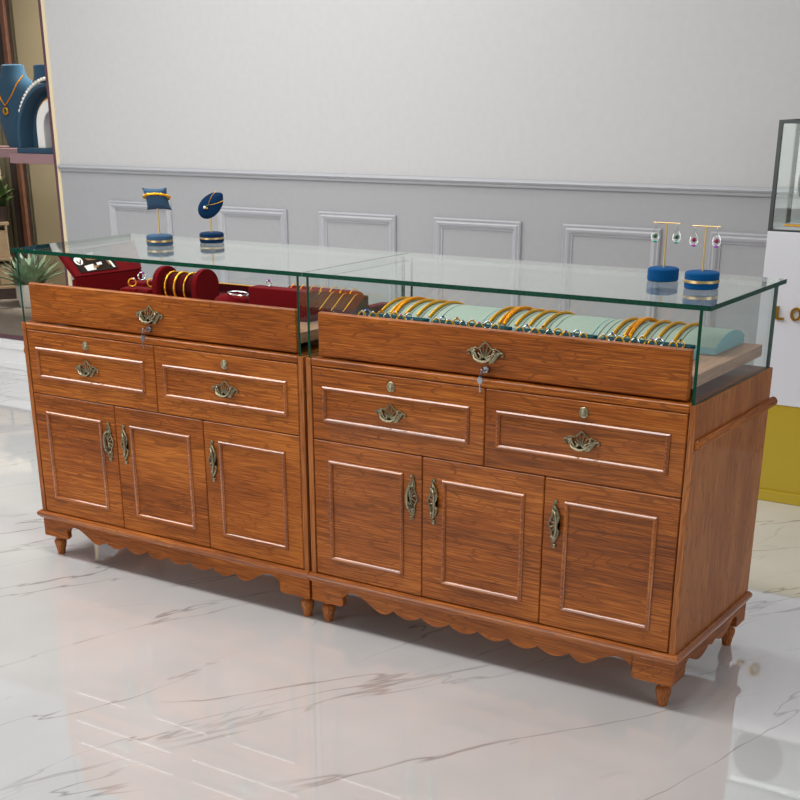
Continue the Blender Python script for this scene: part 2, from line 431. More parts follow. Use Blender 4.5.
def counter(x0, outer, label):
    """outer: +1 when its free end is on the right, -1 when on the left"""
    c = thing('display_counter', label, 'display counter', (x0,0,0), 0, 'glass topped wooden display counters')
    oL, oR = (1, .34) if outer < 0 else (.34, 1)         # how far mouldings stand out at each end
    B = .0012
    mb = MB(); mb.box(.019, W-.019, .555, D-.003, .145, H-.019); mb.box(.019, W-.019, .024, .554, .145, .163); mb.box(.6, .61, .022, .554, .164, H-.02)
    mb.box(.019, W-.019, .022, .554, .594, .600)
    mb.build('carcass', M['wood_v'], c)
    for a in (0, W-.018):
        mb = MB(); mb.box(a, a+.018, 0, D, .145, H); mb.build('side_panel', M['wood_v'], c, bevel=B)
    mb = MB(); mb.box(.0188, W-.0188, 0, D-.001, .8165, H); mb.build('top_board', M['wood_h'], c, bevel=.0026, seg=1)
    # three doors
    for i, (a, b, hx, sg) in enumerate(((.021,.4045,.372,1),(.4065,.7935,.440,-1),(.7955,1.179,.826,-1))):
        mb = MB(); mb.box(a, b, .0005, .019, .171, .597); d = mb.build('door', M['wood_h'], c, bevel=.0024, seg=1)
        q = ((.077,.343),(.473,.738),(.857,1.123))[i]
        MB().frame(q[0], q[1], .224, .541, HALF_DOOR, lambda u, v, h: (u, .0005-h, v)).build('panel_moulding', M['mould_h'], d)
        door_pull(d, hx+(.002 if sg > 0 else .005), .472, .0005, sg)
    # two drawers
    for a, b, m0, m1, hx in ((.021,.604,.059,.558,.300),(.606,1.179,.641,1.139,.898)):
        mb = MB(); mb.box(a, b, .0005, .019, .599, .8145); d = mb.build('drawer', M['wood_h'], c, bevel=.0024, seg=1)
        MB().frame(m0, m1, .653, .760, HALF, lambda u, v, h: (u, .0005-h, v)).build('panel_moulding', M['mould_h'], d)
        drawer_pull(d, hx, .708, .0005, .92)
        e = MB(); e.lathe([(.0105,0),(.0105,.002),(.009,.0038),(.0075,.0030),(.0068,.0032),(.0058,.0062),(.003,.0078),(.0004,.008)], (hx, .0005, .784), 20, 0, 1.28, 1.45, 'y')
        e.build('escutcheon', M['brass'], d, smooth=True)
    # base moulding around three sides
    pr = [(0,.143),(.006,.143),(.009,.147),(.0135,.151),(.0155,.157),(.0148,.163),(.0112,.1668),(.006,.170),(0,.170)]
    mb = MB(); vs = []; n = len(pr)
    for (px, py, sx, sy) in ((0,D,-oL,0),(0,0,-oL,-1),(W,0,oR,-1),(W,D,oR,0)):
        for o, z in pr: vs.append((px+sx*o, py+sy*o, z))
    fs = []
    for q in range(3):
        for i in range(n):
            j = (i+1) % n; fs.append((q*n+i, q*n+j, (q+1)*n+j, (q+1)*n+i))
    fs += [tuple(range(n)), tuple(range(4*n-1, 3*n-1, -1))]
    mb.put(vs, fs).build('base_moulding', M['mould_h'], c)
    # scalloped aprons
    cv = apron_curve(); top = [(u, .1445) for u, v in cv]
    mb = MB().strip(top, cv, lambda u, v, w_: (u, w_, v), 0, .018); mb.build('front_apron', M['wood_h'], c)
    sv = side_curve(); sv = [(.0185+(u*(D-.0185)/D), v) for u, v in sv]; top = [(u, .1445) for u, v in sv]
    for a in (.0003, W-.0183):
        MB().strip(top, sv, lambda u, v, w_: (w_, u, v), a, a+.018).build('side_apron', M['wood_y'], c)
    for fx in (.036, W-.036):
        for fy in (.036, D-.036): MB().box(fx-.0175, fx+.0175, fy-.0175, fy+.0175, .079, .1445).build('foot_block', M['wood_h'], c)
    fp = [(.0118,0),(.0135,.0015),(.0142,.008),(.0172,.022),(.0208,.036),(.0225,.045),(.0215,.052),(.0170,.0575),(.0120,.060),(.0120,.063),(.0170,.0655),(.0180,.069),(.0175,.0788)]
    for fx in (.036, W-.036):
        for fy in (.036, D-.036): MB().lathe(fp, (fx, fy, 0), 24).build('foot', M['wood_v'], c, smooth=True)
    # rounded rail along each end
    for a, o in ((0, oL), (W, oR)):
        sg = -1 if a == 0 else 1
        out = .0155 if o == 1 else .0053
        cx = a+sg*(out-.0135) if o == 1 else a+sg*(out-.010)
        r = .0135 if o == 1 else .010
        y = lambda t: .012+t*.60
        MB().tube([(cx,.006,.737),(cx,.010,.737),(cx,.6,.737),(cx,.604,.737)], [r*.7, r, r, r*.7], 16).build('side_rail', M['wood_y'], c, smooth=True)
    # glass display box
    def pane(name, x0, x1, y0, y1, z0, z1, thin, clear=()):
        mb = MB(); mi = {'z': [0,0,1,1,1,1], 'x': [1,1,1,0,1,0], 'y': [1,1,0,1,0,1]}[thin]
        mi = [0 if q in clear else m_ for q, m_ in enumerate(mi)]
        mb.box(x0, x1, y0, y1, z0, z1, mi); return mb.build(name, [M['glass'], M['edge']], c)
    a, b = (-.0115, W+.0052) if outer < 0 else (-.0052, W+.0115)
    pane('glass_top', a, b, .002, .571, ZG-.012, ZG, 'z', (4, 3 if outer < 0 else 5))
    if outer > 0: MB().box(-.00565, -.00535, .003, .570, ZG-.002, ZG+.0001).build('seam_strip', M['edge'], c)
    pane('glass_side', .008, .0165, .004, .5595, H+.0003, ZG-.0123, 'x')
    pane('glass_side', W-.0165, W-.008, .004, .5595, H+.0003, ZG-.0123, 'x')
    pane('glass_back', .008, W-.008, .560, .568, H+.0003, ZG-.0123, 'y')
    # pull-out tray inside the glass
    mb = MB(); mb.box(.034, 1.166, .018, .038, .842, .968); dd = mb.build('display_drawer', M['wood_h'], c, bevel=.003, seg=1)
    mb = MB(); mb.box(.030, 1.170, .0385, .554, .868, .900); mb.build('tray', M['tray'], dd, bevel=.002)
    drawer_pull(dd, .594 if outer > 0 else .586, .905, .018)
    lx = .598 if outer > 0 else .581
    e = MB(); e.lathe([(.0095,0),(.0095,.006),(.008,.0085),(.0004,.0085)], (lx,.018,.862), 20, 0, 1, 1, 'y')
    e.box(lx-.0008,lx+.0008,.0085,.0092,.857,.867)
    e.build('lock', M['steel'], dd, smooth=True)
    for xr in (.12, 1.05): MB().box(xr, xr+.02, .10, .54, .8375, .8675).build('runner', M['darkwood'], dd)
    return c
LX = -W-.011
counter(0, 1, 'wooden display counter at right holding sea-green bracelet cushions in its glass case')
counter(LX, -1, 'wooden display counter at left holding red velvet jewellery displays in its glass case')

for x0, lab in ((0, 'small steel key hanging from the lock of the right-hand counter'), (LX, 'small steel key hanging from the lock of the left-hand counter')):
    t = thing('key', lab, 'key', (x0+(.602 if x0 == 0 else .585), .008, .862), 0, 'keys in the glass drawer locks')
    mb = MB()
    mb.tube([(0,.0005,0),(0,-.016,0)], .0016, 8)
    mb.tube(circ((0,-.022,0), .0075, 18, plane='yz'), .0018, 8, True)
    mb.build('inserted_key', M['steel'], t, smooth=True)
    mb = MB(); mb.tube(circ((-.002,-.024,-.010), .008, 20, plane='yz'), .0007, 6, True); mb.build('key_ring', M['steel'], t, smooth=True)
    mb = MB()
    mb.lathe([(.0004,-.0012),(.009,-.0012),(.009,.0012),(.0004,.0012)], (-.005,-.025,-.024), 18, 0, .9, 1.1, 'y')
    mb.box(-.0066,-.0034,-.026,-.0238,-.056,-.032); mb.box(-.0034,-.0014,-.026,-.0238,-.054,-.049)
    mb.build('spare_key', M['steel'], t, smooth=True)

TZ = .9003                                            # top of the pull-out trays
# ------------------------------------------------------------------ right counter: cushions, bracelets, ring trays
CY, CR = .435, .2354
CZ = .951-CR
def cush_arc(r, n=13, dz=0):
    a = math.asin(.115/CR)
    return [(CY+r*sin(-a+2*a*i/(n-1)), CZ+r*cos(-a+2*a*i/(n-1))+dz) for i in range(n)]
cush = [(.048,.402,'leftmost'), (.406,.758,'middle'), (.762,1.118,'right-hand')]
slots = [[.062,.110,.152,.196,.238,.262], [.418,.440,.492,.534,.578,.620,.640], [.778,.798,.834,.888,.930,.972,1.018]]
for (a, b, nm), sl in zip(cush, slots):
    t = thing('bracelet_cushion', 'sea-green half-round bracelet cushion, %s of the three in the right counter' % nm, 'jewellery cushion', (a,0,TZ), 0, 'sea-green bracelet cushions')
    mb = MB(); mb.box(0, b-a, .32, .55, 0, .0205); mb.build('base', M['teal_blue'], t, bevel=.003)
    ed = [a]+sl+[b]; mb = MB(); core = MB()
    for i in range(len(ed)-1):
        p0 = ed[i]-a+(.0016 if i else 0); p1 = ed[i+1]-a-(.0016 if i < len(ed)-2 else 0)
        arc = [(y, z-TZ) for y, z in cush_arc(CR)]
        bot = [(y, .0207) for y, z in arc]
        mb.strip(arc, bot, lambda u, v, w_: (w_, u, v), p0, p1)
    o = mb.build('padded_ribs', M['teal'], t, smooth=True)
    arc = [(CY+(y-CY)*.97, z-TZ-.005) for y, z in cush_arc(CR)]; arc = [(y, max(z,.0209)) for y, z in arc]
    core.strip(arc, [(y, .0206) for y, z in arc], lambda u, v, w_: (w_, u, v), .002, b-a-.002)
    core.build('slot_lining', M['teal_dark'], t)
    cap = MB(); arc = [(y, z-TZ-.0003) for y, z in cush_arc(CR)]
    cap.strip(arc, [(y, .0207) for y, z in arc], lambda u, v, w_: (w_, u, v), b-a+.0001, b-a+.0015)
    cap.build('end_panel', M['teal_blue'], t)
ORD = ['first','second','third','fourth','fifth','sixth','seventh','eighth','ninth','tenth']
bx = [[.050,.086,.102,.139,.182,.225], [.430,.463,.479,.518,.560,.605], [.822,.856,.872,.913,.954,1.001]]
for g, row in enumerate(bx):
    nm = cush[g][2]
    for i, x in enumerate(row):
        rope = i == 2
        rr = .0048 if rope else .0043
        R_ = CR+rr+.0006+(.010 if i == 2 else 0.004 if i == 1 else 0)*0
        a = math.asin(.108/CR); n = 25
        pts = []
        for q in range(n):
            th = -a+2*a*q/(n-1)
            lift = .0025*(1-(th/a)**2) if i in (1,2) else 0
            xx = x-(.006*(1-(th/a)**2) if rope else 0)
            pts.append((xx-x, CY+(R_+lift)*sin(th), CZ+(R_+lift)*cos(th)-TZ))
        mb = MB(); mb.tube(pts, rr, 10)
        if rope:
            for ph in (0, pi):
                hp = []
                for q in range(97):
                    f_ = q/96*(n-1); k0 = min(int(f_), n-2); fr = f_-k0
                    c = add(mul(pts[k0],1-fr), mul(pts[k0+1],fr)); th = -a+2*a*q/96
                    an = q*.55+ph
                    hp.append(add(c, (.0034*cos(an), .0034*sin(an)*sin(th), .0034*sin(an)*cos(th))))
                mb.tube(hp, .0024, 6)
        kind = 'thick twisted gold bracelet' if rope else 'plain gold bracelet'
        o = mb.build('gold_bracelet', M['gold_deep'] if rope else M['gold'], None, smooth=True, loc=(x,0,TZ))
        tag(o, '%s lying %s from the left over the %s sea-green cushion' % (kind, ORD[i], nm), 'bracelet', 'gold bracelets on the sea-green cushions')

trays = [(.045,.272),(.292,.548),(.568,.812),(.828,1.092)]
tnr = ['first','second','third','fourth']
tn = ['leftmost','second from left','third from left','rightmost']
for (a, b), nm in zip(trays, tn):
    t = thing('ring_tray', 'pale blue ring tray with dark slots, %s of the four' % nm, 'ring tray', (a,0,TZ), 0, 'ring trays in the right counter')
    MB().box(0, b-a, .085, .262, 0, .026).build('tray_base', M['teal_blue'], t, bevel=.002)
    mb = MB()
    for y in (.100,.130,.160,.193,.226,.249): mb.box(.004, b-a-.004, y-.009, y+.009, .0262, .0365)
    mb.build('padded_ribs', M['teal_dark'], t, bevel=.003)
rings = [.065,.083,.105,.134,.155,.180,.204,.232,.325,.348,.368,.395,.415,.444,.467,.496,.519,.598,.620,.644,.669,.690,.715,.739,.772,.790,.849,.875,.895,.918,.941,.960,.989,1.008,1.047,1.066]
cnt = [0]*4
for i, x in enumerate(rings):
    g = max(j for j in range(4) if x > trays[j][0]-.02); kx = cnt[g]; cnt[g] += 1
    back = kx % 2 == 1
    y = .2105 if back else .177
    xx = x+(x-2.303)/3.24*(y-.2)
    st = ('gem_clear','gem_blue','gem_clear','gem_red','gem_green','gem_clear','gem_violet','gem_clear','gem_clear','gem_green')[kx]
    stn = {'gem_clear':'clear','gem_blue':'blue','gem_red':'red','gem_green':'green','gem_violet':'violet'}[st]
    silver = kx % 3 == 1
    t = thing('ring', '%s ring with %s stone, %s from left in the %s blue ring tray' % ('silver' if silver else 'gold', stn, ORD[kx], tnr[g]), 'ring', (xx, y, .9415), RAD(32), 'rings in the ring trays')
    MB().tube(circ((0,0,0), .0104, 20), .0020, 8, True).build('band', M['silver'] if silver else M['gold'], t, smooth=True)
    mb = MB(); mb.lathe([(.0004,-.002),(.0022,-.001),(.0036,.0012),(.0026,.0026),(.0004,.0028)], (0,0,.0122), 8); mb.build('stone', M[st], t)

# ------------------------------------------------------------------ left counter: red velvet displays
# wedge display with a printed leaflet
low = [(-1.088,.155),(-1.074,.462)]; hi = [(-1.166,.160),(-1.164,.53)]
wz0, wz1, wz2, wz3 = .978, 1.051, .974, 0
e1_, e2_ = sub((low[0][0],low[0][1],wz0), (hi[0][0],hi[0][1],wz1)), sub((low[1][0],low[1][1],wz2), (hi[0][0],hi[0][1],wz1))
nn_ = cross(e1_, e2_)
wz3 = wz1-(nn_[0]*(hi[1][0]-hi[0][0])+nn_[1]*(hi[1][1]-hi[0][1]))/nn_[2]
A0, B0, C0, D0 = (hi[0][0],hi[0][1],wz1), (low[0][0],low[0][1],wz0), (low[1][0],low[1][1],wz2), (hi[1][0],hi[1][1],wz3)
back = (-.010,0,-.010)
mb = MB().hexa([add(A0,back), add(B0,back), add(C0,back), add(D0,back), A0, B0, C0, D0])
mb.hexa([(low[0][0]-.022,low[0][1],TZ),(low[0][0],low[0][1],TZ),(low[1][0],low[1][1],TZ),(low[1][0]-.022,low[1][1],TZ),
         (low[0][0]-.022,low[0][1],wz0-.012),(low[0][0],low[0][1],wz0-.004),(low[1][0],low[1][1],wz2-.004),(low[1][0]-.022,low[1][1],wz2-.012)])
o = mb.build('tilted_display', M['red'], None, bevel=.002)
tag(o, 'tall red velvet display with sloping top board at far left of the counter', 'jewellery display')
A, Bq, Cq, Dq = (hi[0][0],hi[0][1],wz1), (low[0][0],low[0][1],wz0), (low[1][0],low[1][1],wz2), (hi[1][0],hi[1][1],wz3)
nrm = norm(cross(sub(Bq,A), sub(Dq,A)))
if nrm[2] < 0: nrm = mul(nrm,-1)
def slope(u, v, w_=0):      # u along the slope's length, v down the slope
    top = add(mul(A,1-u), mul(Dq,u)); bt = add(mul(Bq,1-u), mul(Cq,u))
    return add(add(mul(top,1-v), mul(bt,v)), mul(nrm, w_))
def patch(mb, poly, w0, w1): mb.prism(poly, lambda u, v, w_: slope(u, v, w_), w0, w1); return mb
t = thing('printed_leaflet', 'dark printed leaflet lying on the sloping red display board', 'leaflet', (0,0,0))
patch(MB(), [(.08,.06),(.62,.06),(.64,.90),(.10,.90)], .0012, .0024).build('sheet', M['ink'], t)
mb = MB(); patch(mb, [(.155+.055*cos(q*pi/10), .44+.16*sin(q*pi/10)) for q in range(20)], .0025, .0030)
patch(mb, [(.19,.66),(.32,.62),(.33,.84),(.20,.86)], .0025, .0030); patch(mb, [(.37,.60),(.44,.58),(.44,.68),(.37,.69)], .0025, .0030)
patch(mb, [(.52,.40),(.55,.40),(.61,.84),(.58,.84)], .0025, .0030); patch(mb, [(.30,.22),(.40,.18),(.37,.30)], .0025, .0030)
mb.build('white_print', M['ink_white'], t)
mb = MB(); patch(mb, [(.125,.46),(.135,.41),(.152,.53),(.185,.38),(.19,.42),(.155,.60)], .0031, .0034); mb.build('dark_mark', M['ink'], t)
mb = MB(); patch(mb, [(.24,.32),(.32,.40),(.44,.36),(.40,.48),(.28,.46)], .0025, .0030); patch(mb, [(.31,.66),(.40,.72),(.30,.82)], .0025, .0030)
patch(mb, [(.47,.24),(.49,.24),(.555,.72),(.54,.74)], .0025, .0030); mb.build('bronze_print', M['ink_gold'], t)

# ring pads with rings
for nm, cx, cy, h, rz in (('nearest the drawer front', -.895, .225, .048, .2), ('beside the red bangle roll', -.828, .235, .050, -.15), ('in front of the sloping red display', -.955, .335, .052, .1)):
    t = thing('ring_pad', 'small square red velvet ring pad %s' % nm, 'ring pad', (cx,cy,TZ), rz, 'small red ring pads')
    MB().box(-.026,.026,-.026,.026,0,h-.016).build('block', M['red_dark'], t, bevel=.003)
    MB().box(-.032,.032,-.032,.032,h-.0158,h).build('cushion_top', M['red'], t, bevel=.005)
for nm, mt, cx, cy, z in (('gold ring standing on the front red ring pad', 'gold', -.895,.225,.948), ('silver ring standing on the red pad before the sloping display', 'silver', -.955,.335,.952), ('gold ring standing on the pad beside the bangle roll', 'gold', -.822,.240,.950)):
    t = thing('ring', nm, 'ring', (cx,cy,z+.0155), RAD(40), 'rings on the red pads')
    MB().tube(circ((0,0,0), .0125, 22), .0026, 8, True).build('band', M[mt], t, smooth=True)
    MB().ball((.006,0,.0125), .0042, 8).build('stone', M['gem_violet' if mt == 'silver' else 'gem_clear'], t, smooth=True)

# bangle roll
RX0, RX1, RY = -.742, -.552, .215
t = thing('bangle_roll', 'red velvet bangle roll with rounded end boards carrying three gold bangles', 'bangle holder', (RX0,RY,TZ))
L_ = RX1-RX0
endp = [(-.058,0),(-.058,.075)]+[(.058*cos(a), .075+.055*sin(a)) for a in [pi-pi*i/14 for i in range(15)]]+[(.058,.075),(.058,0)]
MB().prism(endp, lambda u, v, w_: (w_, u, v), 0, .022).build('end_board', M['red'], t, bevel=.003)
notch = [(-.058,0),(-.058,.075)]+[(.058*cos(a), .075+.055*sin(a)) for a in [pi-pi*i/14 for i in range(7)]]+[(-.006,.128),(-.004,.086),(.010,.086),(.010,.128)]+[(.058*cos(a), .075+.055*sin(a)) for a in [pi-pi*i/14 for i in range(9,15)]]+[(.058,.075),(.058,0)]
mb = MB(); k0 = MB()
mb.prism(endp, lambda u, v, w_: (w_, u, v), L_-.018, L_); mb.box(L_+.0,L_+.0008,-.006,.008,.082,.126)
mb.build('end_board', M['red'], t, bevel=.003)
MB().lathe([(.040,.0225),(.040,L_-.0185)], (0,0,.070), 24, ax='x').build('roll', M['red_dark'], t, smooth=True)
for i, x in enumerate((.048,.088,.130)):
    mb = MB(); c = (0,0,0)
    if i != 1:
        mb.tube(circ(c, .048, 40, plane='yz'), .0028, 8, True)
        for q in range(40):
            if q % 2 == 0: mb.ball((0,.048*cos(2*pi*q/40),.048*sin(2*pi*q/40)), .0036, 6)
    else: mb.tube(circ(c, .048, 40, plane='yz'), .0038, 8, True)
    o = mb.build('gold_bangle', M['gold'], None, smooth=True, loc=(RX0+x, RY, TZ+.070-.0045))
    tag(o, ('beaded gold bangle at the left end of the red roll','smooth gold bangle in the middle of the red roll','beaded gold bangle at the right end of the red roll')[i], 'bangle', 'bangles on the red roll')

# necklace tray with gold rim, behind
t = thing('necklace_tray', 'low red velvet tray with a thin gold rim behind the bangle roll', 'jewellery tray', (-.79,.36,TZ))
mb = MB(); mb.box(0,.40,0,.17,0,.008); mb.box(0,.40,.160,.17,.008,.034); mb.box(0,.012,0,.160,.008,.034); mb.box(.388,.40,0,.160,.008,.034); mb.build('tray_body', M['red_dark'], t)
mb = MB(); mb.box(0,.40,.159,.171,.0345,.0375); mb.build('gold_rim', M['gold'], t, bevel=.001)
# oval bracelet cushion
t = thing('bracelet_pad', 'oval red velvet pad carrying a silver bracelet beside the red box', 'jewellery cushion', (-.452,.22,TZ))
MB().lathe([(.055,0),(.065,.004),(.068,.035),(.062,.046),(.045,.055),(.02,.060),(.0004,.061)], (0,0,0), 28, 0, 1, .7).build('padded_top', M['red'], t, smooth=True)
pts = [(.030+.034*cos(a), -.01+.028*sin(a), .0655-.25*((.034*cos(a))+.03)**2*6) for a in [2*pi*i/30 for i in range(30)]]
o = MB().tube(pts, .0026, 8, True).build('silver_bracelet', M['silver'], None, smooth=True, loc=(-.452,.22,TZ))
tag(o, 'thin silver bracelet lying on the oval red pad', 'bracelet')
# tall red box with a ring
o = MB().box(0,.235,0,.055,0,.091).build('jewellery_box', M['red'], None, bevel=.003, loc=(-.362,.19,TZ))
tag(o, 'plain upright red velvet box near the right end of the left counter', 'jewellery box')
t = thing('ring', 'silver ring with a violet stone on top of the upright red box', 'ring', (-.30,.217,TZ+.0955+.0025), RAD(40))
MB().tube(circ((0,0,0), .0085, 18, 0, pi*2), .0018, 8, True).build('band', M['silver'], t, smooth=True)
MB().ball((0,0,.010), .004, 8).build('stone', M['gem_violet'], t, smooth=True)
t.location.z = TZ+.0915+.0105
# long roll with gold bracelets
t = thing('bracelet_roll', 'long red velvet roll ringed with gold bracelets behind the upright box', 'bangle holder', (-.42,.47,TZ))
MB().lathe([(.006,0),(.020,.002),(.028,.010),(.030,.03),(.030,.27),(.028,.29),(.020,.298),(.006,.30)], (0,0,.0308), 22, ax='x').build('roll', M['red'], t, smooth=True)
for i in range(7):
    o = MB().tube(circ((0,0,0), .0322, 30, plane='yz'), .0016, 8, True).build('gold_bracelet', M['gold'], None, smooth=True, loc=(-.42+.030+i*.040, .47, TZ+.0347))
    tag(o, 'thin gold bracelet, %s from the left around the long red roll' % ORD[i], 'bracelet', 'gold bracelets on the long red roll')
# sloping board with chains
bx0, bx1 = -.352, -.062
t = thing('necklace_board', 'sloping dark red board hung with slanting gold chains, before the long roll', 'jewellery display', (bx0,.33,TZ))
prof = [(0,0),(0,.012),(.075,.058),(.092,.058),(.092,0)]
MB().prism(prof, lambda u, v, w_: (w_, u, v), 0, bx1-bx0).build('board', M['red_dark'], t, bevel=.002)
for i in range(6):
    x = .022+i*.046; pts = [(x+.0, .004, .0165), (x+.0, .04, .0385), (x+.0, .073, .0588), (x, .085, .0602)]
    o = MB().tube(pts, .0011, 6).build('gold_chain', M['gold'], None, smooth=True, loc=(bx0,.33,TZ))
    tag(o, 'thin gold chain, %s from the left on the sloping red board' % ORD[i], 'necklace', 'gold chains on the sloping red board')
o = MB().box(0,.035,0,.10,0,.022).build('flat_box', M['red'], None, bevel=.003, loc=(-.090,.44,TZ))
tag(o, 'low flat red velvet box in the right rear corner of left counter', 'jewellery box')
o = MB().ball((0,0,.010), .012, 10, 1, .8, .8).build('green_brooch', M['gem_green'], None, smooth=True, loc=(-.105,.30,TZ+.0))
tag(o, 'small dark green brooch before the sloping red board', 'brooch')

# ------------------------------------------------------------------ stands on the glass top
ZT = ZG+.0004
def stand_base(t, r, h, mat, band):
    if band:
        MB().lathe([(r-.003,0),(r,.003),(r,h*.36),(r-.0005,h*.365)], (0,0,0), 36).build('base', mat, t, smooth=True)
        MB().lathe([(r+.0012,h*.37),(r+.0020,h*.385),(r+.0020,h*.535),(r+.0012,h*.55)], (0,0,0), 36).build('gold_band', M['gold_pale'], t, smooth=True)
        MB().lathe([(r-.0005,h*.555),(r,h*.56),(r,h-.004),(r-.003,h-.001),(r-.006,h)], (0,0,0), 36).build('base_cap', mat, t, smooth=True)
    else:
        MB().lathe([(r-.003,0),(r,.003),(r,h-.004),(r-.003,h-.001),(r-.006,h)], (0,0,0), 36).build('base', mat, t, smooth=True)

# pillow stand
px, py = -.852, .328
t = thing('bracelet_stand', 'slate blue pillow on a slim brass post, leftmost stand on the glass top', 'jewellery stand', (px,py,ZT), 0, 'stands on the glass top')
stand_base(t, .0445, .034, M['blue_slate'], True)
MB().tube([(0,0,.0362),(0,0,.118)], .0032, 12).build('post', M['gold_pale'], t, smooth=True)
def pillow(w_, h_, d_, rz):
    mb = MB(); n = 12; vs = []; fs = []
    for side in (-1, 1):
        for i in range(n+1):
            for j in range(n+1):
                u, v = -1+2*i/n, -1+2*j/n
                pin = 1-.16*(1-u*u)*(v*v)-.0; pin2 = 1-.16*(1-v*v)*(u*u)
                x = u*w_*(1-.13*(1-v*v)); z = v*h_*(1-.10*(1-u*u))
                y = side*d_*((1-u**4)*(1-v**4))**.5
                vs.append((x*cos(rz)-y*sin(rz), x*sin(rz)+y*cos(rz), z))
    for s_ in range(2):
        o_ = s_*(n+1)**2
        for i in range(n):
            for j in range(n):
                q = [o_+i*(n+1)+j, o_+(i+1)*(n+1)+j, o_+(i+1)*(n+1)+j+1, o_+i*(n+1)+j+1]
                fs.append(tuple(q if s_ else q[::-1]))
    mb.put(vs, fs); return mb
mb = pillow(.042,.036,.026,RAD(30)); mb.v = [(x, y+z*-.25, z+.148) for x, y, z in mb.v]
mb.build('pillow', M['blue_slate'], t, smooth=True)
pts = []
for i in range(48):
    a = 2*pi*i/48; x, y, z = .043*cos(a), .032*sin(a), .002-.36*.034*sin(a)
    pts.append((x*cos(RAD(30))-y*sin(RAD(30)), x*sin(RAD(30))+y*cos(RAD(30)), z))
mb = MB().tube(pts, .0036, 10, True)
for i in range(0, 48, 4): mb.ball(pts[i], .0050, 8)
o = mb.build('gold_bangle', M['gold'], None, smooth=True, loc=(px,py,ZT+.152))
tag(o, 'beaded gold bangle around the slate blue pillow stand', 'bangle')

# necklace leaf stand
px, py = -.756, .485
t = thing('necklace_stand', 'navy blue tilted leaf-shaped pad on a brass post, second stand on the glass', 'jewellery stand', (px,py,ZT), 0, 'stands on the glass top')
stand_base(t, .0415, .033, M['blue_navy'], True)
MB().tube([(0,0,.0332),(0,0,.090)], .0032, 12).build('post', M['gold_pale'], t, smooth=True)
RT, UP = norm((.83,.56,0)), None
FW = norm((.50,-.74,.22)); UPv = norm(sub((0,0,1), mul(FW, FW[2]))); RTv = cross(UPv, FW)
RTv = mul(RTv, 1 if RTv[0] > 0 else -1)
def lf(u, v, w_): return add(add(add((.004,.0,.121), mul(RTv,u)), mul(UPv,v)), mul(FW,w_))
# leaf outline: pointed top right, rounded bottom left
R2 = RAD(-46)
ol = []
for i in range(40):
    a = 2*pi*i/40; x = .0335*sin(a)*(1-.12*cos(a)); y = .053*cos(a)+.002
    if cos(a) > .6: x *= (1-(cos(a)-.6)*.9)
    ol.append((x*cos(R2)-y*sin(R2), x*sin(R2)+y*cos(R2)))
mb = MB(); nn = len(ol); vs = []; fs = []
lay = [(.90,-.008),(1,-.003),(1,.003),(.93,.008),(.6,.013),(.25,.015),(.01,.0155)]
for sc_, w_ in lay: vs += [lf(u*sc_, v*sc_, w_) for u, v in ol]
for q in range(len(lay)-1):
    for i in range(nn):
        j = (i+1) % nn; fs.append((q*nn+i, q*nn+j, (q+1)*nn+j, (q+1)*nn+i))
fs += [tuple(range(nn)), tuple(range(len(lay)*nn-1, (len(lay)-1)*nn-1, -1))]
mb.put(vs, fs).build('leaf_pad', M['blue_navy'], t, smooth=True)
n_ = thing('pendant_necklace', 'fine gold necklace with a green and clear pendant on the leaf-shaped pad', 'necklace', (px,py,ZT))
pt = lambda u, v, w_: lf(u*cos(R2)-v*sin(R2), u*sin(R2)+v*cos(R2), w_)
MB().tube([pt(-.018,.046,.0095),(pt(-.017,.025,.0148)),pt(-.010,.006,.0166),pt(-.004,-.008,.0172),pt(.006,.006,.0168),pt(.016,.025,.0150),pt(.021,.042,.0095)], .0008, 6).build('chain', M['gold'], n_, smooth=True)
MB().ball(pt(-.004,-.012,.0195), .0042, 8).build('green_stone', M['gem_green'], n_, smooth=True)
MB().ball(pt(-.006,-.021,.0192), .0052, 8).build('clear_stone', M['gem_clear'], n_, smooth=True)
MB().ball(pt(.002,-.017,.019), .003, 8).build('gold_setting', M['gold'], n_, smooth=True)

# two earring T-stands
def earring(loc, g1, g2, lab):
    t = thing('earring', lab, 'earring', loc, RAD(25), 'drop earrings')
    dp = [(0,0,-.010),(-.004,0,-.017),(-.008,0,-.025),(-.0102,0,-.034),(-.0085,0,-.043),(-.004,0,-.0475),(0,0,-.0485),(.004,0,-.0475),(.0085,0,-.043),(.0102,0,-.034),(.008,0,-.025),(.004,0,-.017)]
    MB().tube(dp, .0009, 6, True).build('drop_frame', M['silver'], t, smooth=True)
    MB().tube([(0,-.0028,-.004),(0,-.0034,.001),(0,0,.0044),(0,.0032,.001),(0,.0022,-.005),(0,0,-.010)], .0007, 6).build('hook', M['silver'], t, smooth=True)
    MB().ball((0,-.001,-.032), .0058, 10, 1, .6, 1).build('stone', M[g1], t, smooth=True)
    mb = MB()
    for a in (-65,-40,40,65): mb.ball((.0088*sin(RAD(a)), -.0005, -.0365-.0088*cos(RAD(a))), .0026, 8)
    mb.build('clear_stones', M['gem_clear'], t, smooth=True)
    mb = MB()
    for a in (-18,18,0): mb.ball((.0085*sin(RAD(a)), -.0006, -.0372-.0085*cos(RAD(a))), .0028, 8)
    mb.build('lower_stones', M[g2], t, smooth=True)
